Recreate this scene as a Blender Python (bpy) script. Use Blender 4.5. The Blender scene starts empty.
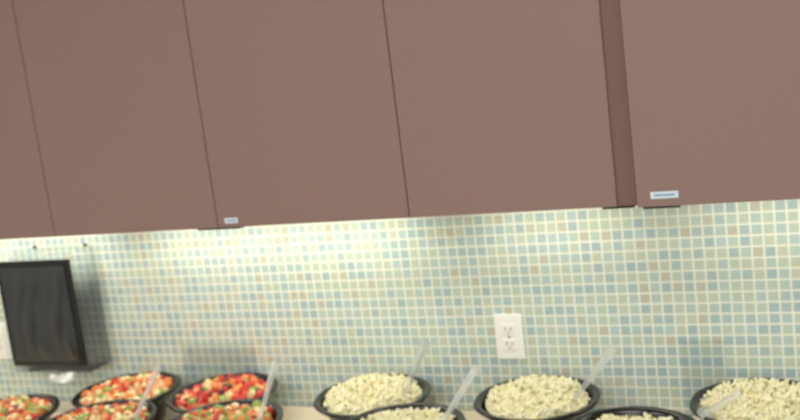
import bpy, bmesh, math, random
from mathutils import Vector, Matrix, Euler

random.seed(7)
scene = bpy.context.scene
scene.view_settings.view_transform = 'Standard'
COL = scene.collection

def srgb(r, g, b):
    f = lambda c: (c/255)/12.92 if c/255 <= 0.04045 else (((c/255)+0.055)/1.055)**2.4
    return (f(r), f(g), f(b), 1)

# ---------------------------------------------------------------- materials
def new_mat(name):
    m = bpy.data.materials.new(name); m.use_nodes = True
    nt = m.node_tree
    return m, nt, nt.nodes['Principled BSDF']

def pmat(name, col, rough=0.5, var=0.06, scale=20, spec=0.5, bump=0.0, sss=0.0, coat=0.0, metal=0.0):
    m, nt, b = new_mat(name)
    N, L = nt.nodes, nt.links
    tc = N.new('ShaderNodeTexCoord'); no = N.new('ShaderNodeTexNoise')
    no.inputs['Scale'].default_value = scale; no.inputs['Detail'].default_value = 4
    L.new(tc.outputs['Object'], no.inputs['Vector'])
    mr = N.new('ShaderNodeMapRange')
    mr.inputs['From Min'].default_value = 0.3; mr.inputs['From Max'].default_value = 0.7
    mr.inputs['To Min'].default_value = 1-var; mr.inputs['To Max'].default_value = 1+var
    L.new(no.outputs['Fac'], mr.inputs['Value'])
    vm = N.new('ShaderNodeVectorMath'); vm.operation = 'SCALE'
    vm.inputs[0].default_value = col[:3]
    L.new(mr.outputs['Result'], vm.inputs['Scale'])
    L.new(vm.outputs[0], b.inputs['Base Color'])
    b.inputs['Roughness'].default_value = rough
    b.inputs['Specular IOR Level'].default_value = spec
    b.inputs['Metallic'].default_value = metal
    if coat: b.inputs['Coat Weight'].default_value = coat
    if sss:
        b.inputs['Subsurface Weight'].default_value = sss
        b.inputs['Subsurface Radius'].default_value = (0.006, 0.005, 0.003)
    if bump:
        bp = N.new('ShaderNodeBump'); bp.inputs['Strength'].default_value = bump
        bp.inputs['Distance'].default_value = 0.002
        L.new(no.outputs['Fac'], bp.inputs['Height']); L.new(bp.outputs['Normal'], b.inputs['Normal'])
    return m

def clear_mat(name, gloss=0.15, milk=0.08, tint=(0.98, 0.99, 0.99, 1)):
    m = bpy.data.materials.new(name); m.use_nodes = True
    nt = m.node_tree; N, L = nt.nodes, nt.links
    for n in list(N): N.remove(n)
    out = N.new('ShaderNodeOutputMaterial')
    tr = N.new('ShaderNodeBsdfTransparent'); tr.inputs[0].default_value = tint
    gl = N.new('ShaderNodeBsdfGlossy'); gl.inputs['Roughness'].default_value = 0.08
    df = N.new('ShaderNodeBsdfDiffuse'); df.inputs[0].default_value = (0.95, 0.96, 0.97, 1)
    tl = N.new('ShaderNodeBsdfTranslucent'); tl.inputs[0].default_value = (0.95, 0.96, 0.97, 1)
    m0 = N.new('ShaderNodeMixShader'); m0.inputs[0].default_value = 0.4
    L.new(df.outputs[0], m0.inputs[1]); L.new(tl.outputs[0], m0.inputs[2])
    lw = N.new('ShaderNodeLayerWeight'); lw.inputs['Blend'].default_value = gloss
    m1 = N.new('ShaderNodeMixShader'); m1.inputs[0].default_value = milk
    L.new(tr.outputs[0], m1.inputs[1]); L.new(m0.outputs[0], m1.inputs[2])
    m2 = N.new('ShaderNodeMixShader')
    L.new(lw.outputs['Fresnel'], m2.inputs[0]); L.new(m1.outputs[0], m2.inputs[1]); L.new(gl.outputs[0], m2.inputs[2])
    L.new(m2.outputs[0], out.inputs['Surface'])
    return m

def tile_mat():
    m, nt, b = new_mat('glass_mosaic')
    N, L = nt.nodes, nt.links
    def math_(op, a, c=None):
        n = N.new('ShaderNodeMath'); n.operation = op
        for i, v in enumerate((a, c)):
            if v is None: continue
            if isinstance(v, (int, float)): n.inputs[i].default_value = v
            else: L.new(v, n.inputs[i])
        return n.outputs[0]
    P = 0.0262
    tc = N.new('ShaderNodeTexCoord'); sp = N.new('ShaderNodeSeparateXYZ')
    L.new(tc.outputs['Object'], sp.inputs[0])
    u = math_('DIVIDE', sp.outputs['X'], P); v = math_('DIVIDE', sp.outputs['Z'], P)
    fu = math_('FLOOR', u); fv = math_('FLOOR', v)
    ru = math_('FRACT', u); rv = math_('FRACT', v)
    cb = N.new('ShaderNodeCombineXYZ'); L.new(fu, cb.inputs[0]); L.new(fv, cb.inputs[1])
    wn = N.new('ShaderNodeTexWhiteNoise'); wn.noise_dimensions = '3D'; L.new(cb.outputs[0], wn.inputs['Vector'])
    cr = N.new('ShaderNodeValToRGB'); cr.color_ramp.interpolation = 'CONSTANT'
    cols = [(0.0, (168,190,192)), (0.18, (186,201,187)), (0.36, (176,197,198)), (0.53, (191,201,185)),
            (0.72, (188,189,174)), (0.79, (180,200,193)), (0.9, (163,186,191))]
    e = cr.color_ramp.elements
    while len(e) > 1: e.remove(e[-1])
    e[0].position = 0; e[0].color = srgb(*cols[0][1])
    for p, c in cols[1:]:
        el = e.new(p); el.color = srgb(*c)
    L.new(wn.outputs['Value'], cr.inputs[0])
    du = math_('MINIMUM', ru, math_('SUBTRACT', 1.0, ru))
    dv = math_('MINIMUM', rv, math_('SUBTRACT', 1.0, rv))
    d = math_('MINIMUM', du, dv)
    mr = N.new('ShaderNodeMapRange'); mr.inputs['From Min'].default_value = 0.05; mr.inputs['From Max'].default_value = 0.11
    L.new(d, mr.inputs['Value'])
    mx = N.new('ShaderNodeMix'); mx.data_type = 'RGBA'
    mx.inputs[6].default_value = srgb(232, 234, 220)
    L.new(mr.outputs[0], mx.inputs[0]); L.new(cr.outputs[0], mx.inputs[7])
    L.new(mx.outputs[2], b.inputs['Base Color'])
    rr = N.new('ShaderNodeMapRange'); rr.inputs['To Min'].default_value = 0.8; rr.inputs['To Max'].default_value = 0.13
    b.inputs['Specular IOR Level'].default_value = 0.8
    L.new(mr.outputs[0], rr.inputs['Value']); L.new(rr.outputs[0], b.inputs['Roughness'])
    bp = N.new('ShaderNodeBump'); bp.inputs['Strength'].default_value = 0.3; bp.inputs['Distance'].default_value = 0.002
    L.new(mr.outputs[0], bp.inputs['Height']); L.new(bp.outputs[0], b.inputs['Normal'])
    return m

def floor_mat():
    m, nt, b = new_mat('vinyl_tile'); N, L = nt.nodes, nt.links
    tc = N.new('ShaderNodeTexCoord'); br = N.new('ShaderNodeTexBrick')
    br.offset = 0; br.inputs['Scale'].default_value = 1
    br.inputs['Brick Width'].default_value = 0.3; br.inputs['Row Height'].default_value = 0.3
    br.inputs['Mortar Size'].default_value = 0.002
    br.inputs['Color1'].default_value = srgb(190,188,180); br.inputs['Color2'].default_value = srgb(180,178,170)
    br.inputs['Mortar'].default_value = srgb(140,136,128)
    L.new(tc.outputs['Object'], br.inputs['Vector']); L.new(br.outputs['Color'], b.inputs['Base Color'])
    b.inputs['Roughness'].default_value = 0.4
    return m

M_LAM = pmat('mauve_laminate', srgb(143,115,109), 0.4, 0.03, 260, 0.4)
M_FILL_SHADE = pmat('filler_shade_laminate', srgb(128,101,93), 0.5, 0.025, 260, 0.3)  # darker than the doors: shade beside the proud cabinet put into the colour
M_CARC = pmat('cabinet_core', srgb(96,72,64), 0.6, 0.03, 60)
M_DARK = pmat('dark_metal', srgb(60,50,46), 0.4, 0.03, 60)
M_TILE = tile_mat()
M_WALL = pmat('wall_paint', srgb(222,221,214), 0.8, 0.01, 40)
M_CEIL = pmat('ceiling_panel', srgb(235,235,232), 0.9, 0.02, 90)
M_COUNT = pmat('countertop_laminate', srgb(230,215,188), 0.35, 0.05, 180)
M_BLACK = pmat('black_plastic', srgb(22,24,24), 0.22, 0.02, 40, 0.5)
M_WHITE = pmat('white_plastic', srgb(244,243,238), 0.3, 0.01, 40)
M_SLOT = pmat('slot_dark', srgb(150,145,138), 0.6, 0.02, 40)
M_PAPER = pmat('paper', srgb(240,240,238), 0.7, 0.02, 60)
M_LABEL = pmat('label_face', srgb(214,228,240), 0.4, 0.02, 60)
M_TEXT = pmat('label_print', srgb(140,168,196), 0.5, 0.02, 60)
M_ACR = clear_mat('clear_acrylic', 0.12, 0.03)
M_SPOON = clear_mat('clear_spoon_plastic', 0.25, 0.55)
M_FILM = pmat('dark_glossy_film', srgb(30,32,38), 0.18, 0.3, 8, 0.8, coat=0.4)
FR = [pmat('fruit_red', srgb(208,66,54), 0.3, 0.2, 90, sss=.1),
      pmat('fruit_orange', srgb(238,156,92), 0.35, 0.12, 90, sss=.1),
      pmat('fruit_green', srgb(156,182,100), 0.35, 0.15, 90, sss=.1),
      pmat('fruit_cream', srgb(244,228,176), 0.35, 0.08, 90, sss=.1),
      pmat('fruit_dark', srgb(100,46,52), 0.25, 0.2, 90)]
PS = [pmat('pasta_cream', srgb(242,234,192), 0.4, 0.06, 120, sss=.15),
      pmat('pasta_pale', srgb(247,242,210), 0.4, 0.05, 120, sss=.15),
      pmat('herb_green', srgb(176,184,122), 0.5, 0.12, 120)]

# ---------------------------------------------------------------- helpers
def empty(name, loc=(0,0,0)):
    o = bpy.data.objects.new(name, None); COL.objects.link(o); o.location = loc
    o.empty_display_size = 0.05
    return o

def addobj(name, me, mats, parent=None, smooth=False):
    o = bpy.data.objects.new(name, me); COL.objects.link(o)
    for m in (mats if isinstance(mats, (list, tuple)) else [mats]): me.materials.append(m)
    if parent: o.parent = parent
    if smooth:
        for p in me.polygons: p.use_smooth = True
    return o

def box(name, x0, x1, y0, y1, z0, z1, mat, parent=None, bev=0.0, local=(0,0,0)):
    bm = bmesh.new(); bmesh.ops.create_cube(bm, size=1)
    for v in bm.verts:
        v.co = Vector(((x0+x1)/2+v.co.x*(x1-x0)-local[0], (y0+y1)/2+v.co.y*(y1-y0)-local[1], (z0+z1)/2+v.co.z*(z1-z0)-local[2]))
    if bev: bmesh.ops.bevel(bm, geom=bm.edges[:], offset=bev, segments=2, affect='EDGES', profile=0.6)
    me = bpy.data.meshes.new(name); bm.to_mesh(me); bm.free()
    return addobj(name, me, mat, parent)

# ---------------------------------------------------------------- room
XL, XR, YF, H = -4.2, 2.4, -4.6, 2.75
box('floor', XL, XR, YF, 0, -0.1, 0, floor_mat())
box('ceiling', XL, XR, YF, 0, H, H+0.1, M_CEIL)
box('wall_back', XL, XR, 0, 0.1, 0, H, M_WALL)
box('wall_left', XL-0.1, XL, YF, 0, 0, H, M_WALL)
box('wall_right', XR, XR+0.1, YF, 0, 0, H, M_WALL)
box('wall_front', XL, XR, YF-0.1, YF, 0, H, M_WALL)
box('wall_tile_backsplash', -3.3, 1.2, -0.008, -0.0005, 0.9, 1.479, M_TILE)

# ---------------------------------------------------------------- upper cabinets
ZB, ZT = 1.48, 2.32
def cabinet(x0, x1, yf, seams, label=None, filler=None):
    E = empty('wall_cabinet', ((x0+x1)/2, 0, ZB)); L = E.location
    xr = filler if filler else x1
    box('carcass', x0+0.001, x1-0.001, yf+0.022, -0.001, ZB+0.002, ZT, M_CARC, E, 0, L)
    s = [x0]+seams+[xr]
    for i in range(len(s)-1):
        box('door_%d' % (i+1), s[i]+0.0012, s[i+1]-0.0012, yf, yf+0.02, ZB, ZT, M_LAM, E, 0.001, L)
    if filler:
        box('filler_strip', filler-0.0010, x1-0.001, yf+0.006, yf+0.021, ZB, ZT, M_FILL_SHADE, E, 0, L)
    if label:
        cx, cz, w, h = label
        box('label_plate', cx-w/2, cx+w/2, yf-0.001, yf, cz-h/2, cz+h/2, M_LABEL, E, 0.0003, L)
        box('label_text', cx-w*.36, cx+w*.36, yf-0.0013, yf-0.0009, cz-h*.16, cz+h*.16, M_TEXT, E, 0, L)
    return E
YC = -0.34
cabinet(-2.821, -1.833, YC, [-2.327])
cabinet(-1.833, -0.8456, YC, [-1.340], label=(-1.301, 1.4965, 0.036, 0.013))
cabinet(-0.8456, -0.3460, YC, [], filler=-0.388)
cabinet(-0.3454, 0.642, YC-0.022, [0.149], label=(-0.2905, 1.503, 0.054, 0.014))

def catch(x0, x1, y):
    E = empty('cabinet_door_pull', ((x0+x1)/2, y, ZB)); L = E.location
    box('lip', x0, x1, y, y+0.03, ZB-0.004, ZB-0.001, M_DARK, E, 0.001, L)
    box('mount', x0+0.01, x1-0.01, y+0.022, y+0.05, ZB-0.008, ZB-0.001, M_DARK, E, 0.001, L)
catch(-1.40, -1.28, YC-0.001)
catch(-0.335, -0.262, YC-0.023)
catch(-0.42, -0.355, YC-0.001)

# under cabinet light bars
warm = (1.0, 0.95, 0.80)
def emis(name, s, col=(1,.95,.82,1)):
    m, nt, pb = new_mat(name)
    pb.inputs['Base Color'].default_value = (0.9,0.88,0.8,1)
    pb.inputs['Emission Color'].default_value = col; pb.inputs['Emission Strength'].default_value = s
    return m
M_EM = emis('lamp_diffuser', 1.0)
def undercab(x0, x1, power):
    E = empty('under_cabinet_light', ((x0+x1)/2, -0.09, ZB)); L = E.location
    box('housing', x0, x1, -0.15, -0.09, ZB-0.018, ZB-0.001, M_WHITE, E, 0.003, L)
    box('diffuser', x0+0.01, x1-0.01, -0.143, -0.097, ZB-0.022, ZB-0.017, M_EM, E, 0.001, L)
    ld = bpy.data.lights.new('tube', 'AREA'); ld.shape = 'RECTANGLE'; ld.size = x1-x0-0.03; ld.size_y = 0.04
    ld.energy = power; ld.color = warm
    o = bpy.data.objects.new('tube', ld); COL.objects.link(o); o.parent = E
    o.location = (0, -0.03, -0.026)
undercab(-2.7, -1.9, 2.1)
undercab(-1.8, -0.95, 2.1)
undercab(-0.8, -0.42, 0.6)
undercab(-0.3, 0.5, 1.0)

# ---------------------------------------------------------------- counter & base cabinets
ZC = 0.90
box('countertop', -3.3, 1.2, -0.65, -0.0085, ZC-0.04, ZC, M_COUNT, None, 0.004)
xs = [-3.28, -2.79, -2.30, -1.81, -1.32, -0.83, -0.34, 0.15, 0.64, 1.18]
E = empty('base_cabinet', (-1, -0.3, 0)); L = E.location
box('carcass', -3.28, 1.18, -0.59, -0.001, 0.1, ZC-0.041, M_CARC, E, 0, L)
box('toe_kick', -3.28, 1.18, -0.53, -0.01, 0.0, 0.1, M_DARK, E, 0, L)
for i in range(len(xs)-1):
    box('door_%d' % i, xs[i]+.002, xs[i+1]-.002, -0.61, -0.5905, 0.105, ZC-0.06, M_LAM, E, 0.001, L)

# ---------------------------------------------------------------- outlets
def outlet(cx, cz):
    E = empty('wall_outlet', (cx, -0.008, cz)); L = E.location
    box('plate', cx-.0365, cx+.0365, -.0145, -.0082, cz-.059, cz+.059, M_WHITE, E, 0.003, L)
    for s in (1, -1):
        zc = cz+s*.0195
        box('receptacle_%d' % (1 if s > 0 else 2), cx-.0175, cx+.0175, -.0165, -.0140, zc-.0145, zc+.0145, M_WHITE, E, 0.002, L)
        box('slot_a%d' % s, cx-.0085, cx-.0055, -.0172, -.016, zc-.002, zc+.008, M_SLOT, E, 0, L)
        box('slot_b%d' % s, cx+.0055, cx+.0085, -.0172, -.016, zc-.001, zc+.007, M_SLOT, E, 0, L)
        box('ground_%d' % s, cx-.0025, cx+.0025, -.0172, -.016, zc-.010, zc-.006, M_SLOT, E, 0.0006, L)
    box('screw', cx-.003, cx+.003, -.0158, -.014, cz-.003, cz+.003, M_SLOT, E, 0.001, L)
outlet(-0.7505, 1.10)
outlet(-2.420, 1.093)

# ---------------------------------------------------------------- acrylic dispenser
def dispenser():
    x0, x1, y0, z0, z1 = -2.300, -2.000, -0.112, 1.033, 1.388
    E = empty('bag_dispenser', ((x0+x1)/2, -0.05, 1.2)); L = E.location
    t = 0.004
    box('back_panel', x0, x1+0.02, -.0125, -.0085, z0-.015, z1, M_ACR, E, 0.001, L)
    box('side_left', x0, x0+t, y0, -.013, z0, z1, M_ACR, E, 0.001, L)
    box('side_right', x1-t, x1, y0, -.013, z0, z1, M_ACR, E, 0.001, L)
    box('bottom', x0, x1, y0, -.013, z0-t, z0, M_ACR, E, 0.001, L)
    box('front_lip', x0, x1, y0-t, y0, z0, z0+.02, M_ACR, E, 0.001, L)
    box('top_lip', x0, x1, y0, y0+.03, z1-t, z1, M_ACR, E, 0.001, L)
    a0, a1, b0, b1 = x0+.012, x1-.012, z0+.010, z1-.020
    box('black_pack', a0, a1, y0+.006, y0+.016, b0, b1, M_BLACK, E, 0.004, L)
    bm = bmesh.new(); nx, nz = 32, 32; g = []
    for j in range(nz+1):
        row = []
        for i in range(nx+1):
            u, v = i/nx, j/nz
            edge = min(1, 6*min(u, 1-u, v, 1-v))
            w = (math.sin(u*21+2*math.sin(v*5))*.5+math.sin(u*9-v*4)*.6+math.sin(v*13+u*7)*.25)*.0045*edge
            row.append(bm.verts.new((a0+.018+(a1-a0-.036)*u-L[0], y0+.0035-abs(w)*.9-L[1], b0+.018+(b1-b0-.036)*v-L[2])))
        g.append(row)
    for j in range(nz):
        for i in range(nx):
            bm.faces.new((g[j][i], g[j][i+1], g[j+1][i+1], g[j+1][i]))
    me = bpy.data.meshes.new('film'); bm.to_mesh(me); bm.free()
    addobj('film_front', me, M_FILM, E, True)
    bm = bmesh.new(); g = []
    for j in range(7):
        row = []
        for i in range(9):
            u, v = i/8, j/6
            row.append(bm.verts.new((-2.135+.085*u-L[0], -.118-.008*math.sin(u*7+v*3)-.012*v-L[1], 1.028-.022*v-.004*math.sin(u*5)-L[2])))
        g.append(row)
    for j in range(6):
        for i in range(8): bm.faces.new((g[j][i], g[j][i+1], g[j+1][i+1], g[j+1][i]))
    me = bpy.data.meshes.new('tissue'); bm.to_mesh(me); bm.free()
    addobj('paper_tip', me, M_PAPER, E, True)
    for k, x in enumerate((x0+.09, x1-.02)):
        box('clip_%d' % k, x-.003, x+.003, -.020, -.0085, z1-.002, z1+.006, M_DARK, E, 0.002, L)
dispenser()

# ---------------------------------------------------------------- bowls
PROF = [(0,0),(.084,0),(.092,.005),(.108,.045),(.130,.086),(.137,.091),(.148,.092),(.1505,.096),(.149,.100),
        (.145,.101),(.138,.100),(.131,.095),(.128,.088),(.104,.045),(.088,.008),(0,.006)]
def bowl_mesh():
    bm = bmesh.new(); n = 64; rings = []
    for r, z in PROF:
        if r == 0: rings.append([bm.verts.new((0,0,z))]); continue
        ring = []
        for k in range(n):
            a = 2*math.pi*k/n
            f = 1 if r < .1325 else 1+0.008*math.cos(8*a)-.004
            ring.append(bm.verts.new((r*f*math.cos(a), r*f*math.sin(a), z)))
        rings.append(ring)
    for A, B in zip(rings, rings[1:]):
        for k in range(n):
            k2 = (k+1) % n
            if len(A) == 1: bm.faces.new((A[0], B[k2], B[k]))
            elif len(B) == 1: bm.faces.new((A[k], A[k2], B[0]))
            else: bm.faces.new((A[k], A[k2], B[k2], B[k]))
    bmesh.ops.recalc_face_normals(bm, faces=bm.faces[:])
    me = bpy.data.meshes.new('bowl'); bm.to_mesh(me); bm.free()
    return me

def chunk_template():
    bm = bmesh.new(); bmesh.ops.create_cube(bm, size=1)
    bmesh.ops.bevel(bm, geom=bm.edges[:], offset=0.18, segments=2, affect='EDGES')
    bm.verts.index_update()
    V = [v.co.copy() for v in bm.verts]; F = [[v.index for v in f.verts] for f in bm.faces]; bm.free()
    return V, F
def ball_template():
    bm = bmesh.new(); bmesh.ops.create_icosphere(bm, subdivisions=2, radius=.5); bm.verts.index_update()
    V = [v.co.copy() for v in bm.verts]; F = [[v.index for v in f.verts] for f in bm.faces]; bm.free()
    return V, F
def elbow_template():
    V, F = [], []; seg, n = 6, 7; R = .5; r = .26
    for layer in (r, r*.5):
        for i in range(seg+1):
            t = math.radians(150)*i/seg
            c = Vector((R*math.cos(t), R*math.sin(t)-.3, 0)); o = Vector((math.cos(t), math.sin(t), 0))
            for k in range(n):
                a = 2*math.pi*k/n
                V.append(c+o*(layer*math.cos(a))+Vector((0,0,layer*math.sin(a))))
    S = (seg+1)*n
    for i in range(seg):
        for k in range(n):
            k2 = (k+1) % n
            F.append([i*n+k, i*n+k2, (i+1)*n+k2, (i+1)*n+k])
            F.append([S+i*n+k, S+(i+1)*n+k, S+(i+1)*n+k2, S+i*n+k2])
    for k in range(n):
        k2 = (k+1) % n
        F.append([k, S+k, S+k2, k2]); F.append([seg*n+k, seg*n+k2, S+seg*n+k2, S+seg*n+k])
    return V, F
TCH, TBALL, TELB = chunk_template(), ball_template(), elbow_template()

def food_mesh(kind, weights, seed, top):
    rnd = random.Random(seed); V, F, MI = [], [], []
    ze = .088
    ph = rnd.uniform(0, 6)
    def hz(r, a=0): return ze+(top-ze)*(max(0, 1-(r/.130)**2))**.8 + (.004*math.sin(3*a+ph)*math.sin(r*40) if r else 0)
    n = 32; rs = [0,.03,.06,.09,.11,.122]; dz = .005 if kind == 'pasta' else .010
    V.append(Vector((0,0,hz(0)-dz)))
    for r in rs[1:]:
        for k in range(n):
            a = 2*math.pi*k/n; V.append(Vector((r*math.cos(a), r*math.sin(a), hz(r, a)-dz)))
    for k in range(n): F.append([0, 1+k, 1+(k+1) % n]); MI.append(0 if kind == 'pasta' else 1)
    for j in range(len(rs)-2):
        for k in range(n):
            a, b = 1+j*n+k, 1+j*n+(k+1) % n
            F.append([a, a+n, b+n, b]); MI.append(0 if kind == 'pasta' else 1)
    cnt = 560 if kind == 'pasta' else 270
    for i in range(cnt):
        r = .121*math.sqrt(rnd.random()); a = rnd.random()*2*math.pi
        z = hz(r, a)-.006+rnd.uniform(-.004, .008)
        rot = Euler([rnd.uniform(0, 6.28) for _ in range(3)]).to_matrix()
        x = rnd.random(); mi = 0; acc = 0
        for q, w in enumerate(weights):
            acc += w
            if x <= acc: mi = q; break
        if kind == 'pasta':
            if mi == 2: T, s = TCH, Vector((.010,.007,.004)); z += .003
            else:
                k = rnd.uniform(.011,.017); T, s = TELB, Vector((k,k,k))
        else:
            if mi == 4: k = rnd.uniform(.015,.020); T, s = TBALL, Vector((k,k,k*1.2))
            elif mi == 0 and rnd.random() < .4: k = rnd.uniform(.018,.024); T, s = TBALL, Vector((k,k*.8,k*1.1))
            else: T, s = TCH, Vector((rnd.uniform(.017,.029), rnd.uniform(.015,.022), rnd.uniform(.010,.018)))
        b0 = len(V); c = Vector((r*math.cos(a), r*math.sin(a), z))
        for v in T[0]: V.append(rot @ Vector((v.x*s.x, v.y*s.y, v.z*s.z))+c)
        for f in T[1]: F.append([b0+q for q in f]); MI.append(mi)
    me = bpy.data.meshes.new(kind); me.from_pydata([tuple(v) for v in V], [], F)
    me.polygons.foreach_set('material_index', MI); me.update()
    return me

BM = bowl_mesh()
BM.materials.append(M_BLACK)
for p in BM.polygons: p.use_smooth = True
def bowl(kind, x, y, weights, seed, top, deep=1.0):
    E = empty('fruit_salad_bowl' if kind == 'fruit' else 'pasta_salad_bowl', (x, y, ZC+0.0005))
    o = bpy.data.objects.new('bowl_shell', BM); COL.objects.link(o); o.parent = E
    o.rotation_euler[2] = seed*.7; o.scale = (1, 1, deep)
    h = addobj('salad_heap', food_mesh(kind, weights, seed, top), FR if kind == 'fruit' else PS, E, kind == 'pasta')
    h.location.z = .092*(deep-1)
# back row
bowl('fruit', -1.836, -.166, [.20,.34,.11,.30,.05], 1, .112)
bowl('fruit', -1.520, -.166, [.48,.17,.08,.10,.17], 2, .110)
bowl('pasta', -1.078, -.166, [.45,.47,.08], 3, .132)
bowl('pasta', -.652, -.166, [.45,.48,.07], 4, .130)
bowl('pasta', -.151, -.168, [.45,.47,.08], 5, .130)
# front row, slightly deeper bowls whose rims pass over the ones behind
bowl('fruit', -2.075, -.390, [.26,.26,.14,.28,.06], 6, .106, 1.12)
bowl('fruit', -1.725, -.432, [.32,.20,.20,.22,.06], 7, .110, 1.19)
bowl('fruit', -1.368, -.412, [.22,.20,.32,.18,.08], 8, .110, 1.19)
bowl('pasta', -.905, -.402, [.45,.47,.08], 9, .114, 1.15)
bowl('pasta', -.396, -.400, [.45,.47,.08], 10, .100, 1.17)

# ---------------------------------------------------------------- spoons
def spoon(base, tip, wd=.019):
    base, tip = Vector(base), Vector(tip); d = (tip-base); Lh = d.length; d.normalize()
    side = Vector((0, 1, 0)).cross(d); side.normalize(); nrm = d.cross(side)
    prof = [(-.030,.003,-.004),(-.027,.012,.000),(-.018,.017,.004),(-.008,.015,.004),(.000,.009,.001),(.010,.0065,0),(.03,.006,0),
            (Lh*.6,.0075,0),(Lh*.85,wd*.45,0),(Lh*.97,wd*.5,0),(Lh,wd*.34,0)]
    bm = bmesh.new(); rows = []
    for s, w, bow in prof:
        row = []
        for k in range(7):
            u = -1+2*k/6
            off = (bow*(1-u*u) + .0018*(1 if abs(u) < .5 else 0))
            row.append(bm.verts.new(d*s+side*(u*w)+nrm*off))
        rows.append(row)
    for A, B in zip(rows, rows[1:]):
        for k in range(6): bm.faces.new((A[k], A[k+1], B[k+1], B[k]))
    bmesh.ops.solidify(bm, geom=bm.faces[:], thickness=.0018)
    me = bpy.data.meshes.new('spoon'); bm.to_mesh(me); bm.free()
    o = addobj('serving_spoon', me, M_SPOON, None, False); o.location = base
    return o
spoon((-.972,-.185,1.020), (-.906,-.185,1.150), .028)
spoon((-.556,-.19,1.005), (-.456,-.185,1.128), .024)
spoon((-1.262,-.41,1.025), (-1.204,-.40,1.165))
spoon((-1.610,-.43,1.025), (-1.525,-.41,1.155))
spoon((-.805,-.41,1.025), (-.708,-.40,1.158))
spoon((-.245,-.265,1.018), (-.185,-.25,1.055))

def holder(cx, w, ztop):
    E = empty('acrylic_sign_holder', (cx, -.011, ZC)); L = E.location
    box('sheet', cx-w/2, cx+w/2, -.0115, -.0095, ZC+.001, ztop, M_ACR, E, .0006, L)
    box('rim_top', cx-w/2, cx+w/2, -.0130, -.0088, ztop, ztop+.003, M_ACR, E, .0006, L)
    box('foot', cx-w/2, cx+w/2, -.015, -.0095, ZC+.0005, ZC+.003, M_ACR, E, .0006, L)
holder(-1.62, .24, 1.08)
holder(-.28, .10, 1.085)

# ---------------------------------------------------------------- lights
def troffer(cx, cy, power, sx=1.2, sy=.6, col=(1,.98,.94)):
    E = empty('ceiling_light', (cx, cy, H)); L = E.location
    box('frame', cx-sx/2-.03, cx+sx/2+.03, cy-sy/2-.03, cy+sy/2+.03, H-.012, H-.0005, M_WHITE, E, .002, L)
    box('lens', cx-sx/2, cx+sx/2, cy-sy/2, cy+sy/2, H-.016, H-.011, M_EM, E, .001, L)
    ld = bpy.data.lights.new('panel', 'AREA'); ld.shape = 'RECTANGLE'; ld.size = sx; ld.size_y = sy
    ld.energy = power; ld.color = col
    o = bpy.data.objects.new('panel', ld); COL.objects.link(o); o.parent = E; o.location = (0,0,-.03)
troffer(-2.3, -1.9, 11.5)
troffer(-.3, -1.9, 15)
troffer(-2.3, -3.6, 23)
troffer(-.3, -3.6, 30)

# invented window on the right-hand wall, added to brighten the right cabinets
E = empty('added_window', (XR, -2.2, 1.6)); L = E.location
M_WINGLOW = emis('added_window_glow', 1.6, (.86,.93,1,1))
box('glow_pane', XR-.012, XR-.006, -2.95, -1.45, 1.05, 2.15, M_WINGLOW, E, 0, L)
for nm, a, b, c, d in (('frame_bottom',-3.0,-1.4,1.0,1.06),('frame_top',-3.0,-1.4,2.14,2.2),
                       ('frame_left',-3.0,-2.94,1.06,2.14),('frame_right',-1.46,-1.4,1.06,2.14),('mullion',-2.22,-2.18,1.06,2.14)):
    box(nm, XR-.05, XR-.001, a, b, c, d, M_WHITE, E, .003, L)
ld = bpy.data.lights.new('added_window_fill', 'AREA'); ld.shape = 'RECTANGLE'; ld.size = 1.1; ld.size_y = 1.45
ld.energy = 14; ld.color = (.9,.95,1)  # fill lamp added with the invented window
o = bpy.data.objects.new('added_window_fill', ld); COL.objects.link(o); o.parent = E
o.location = (-.06, 0, 0); o.rotation_euler = (0, math.radians(90), 0)

w = bpy.data.worlds.new('World'); scene.world = w; w.use_nodes = True
w.node_tree.nodes['Background'].inputs[0].default_value = (.8,.85,.9,1)
w.node_tree.nodes['Background'].inputs[1].default_value = 0.3

# ---------------------------------------------------------------- camera
cd = bpy.data.cameras.new('camera'); cam = bpy.data.objects.new('camera', cd); COL.objects.link(cam)
fw = Vector((-.384, .909, -.1624)).normalized()
up = Vector((.0523, .197, .979)); rt = fw.cross(up).normalized(); up = rt.cross(fw).normalized()
Mx = Matrix((rt, up, -fw)).transposed().to_4x4(); Mx.translation = Vector((0, -2.39, 1.865))
cam.matrix_world = Mx
cd.sensor_width = 36; cd.lens = 45.9; cd.clip_start = 0.05
cd.dof.use_dof = True; cd.dof.focus_distance = 1.3; cd.dof.aperture_fstop = 5.6
scene.camera = cam
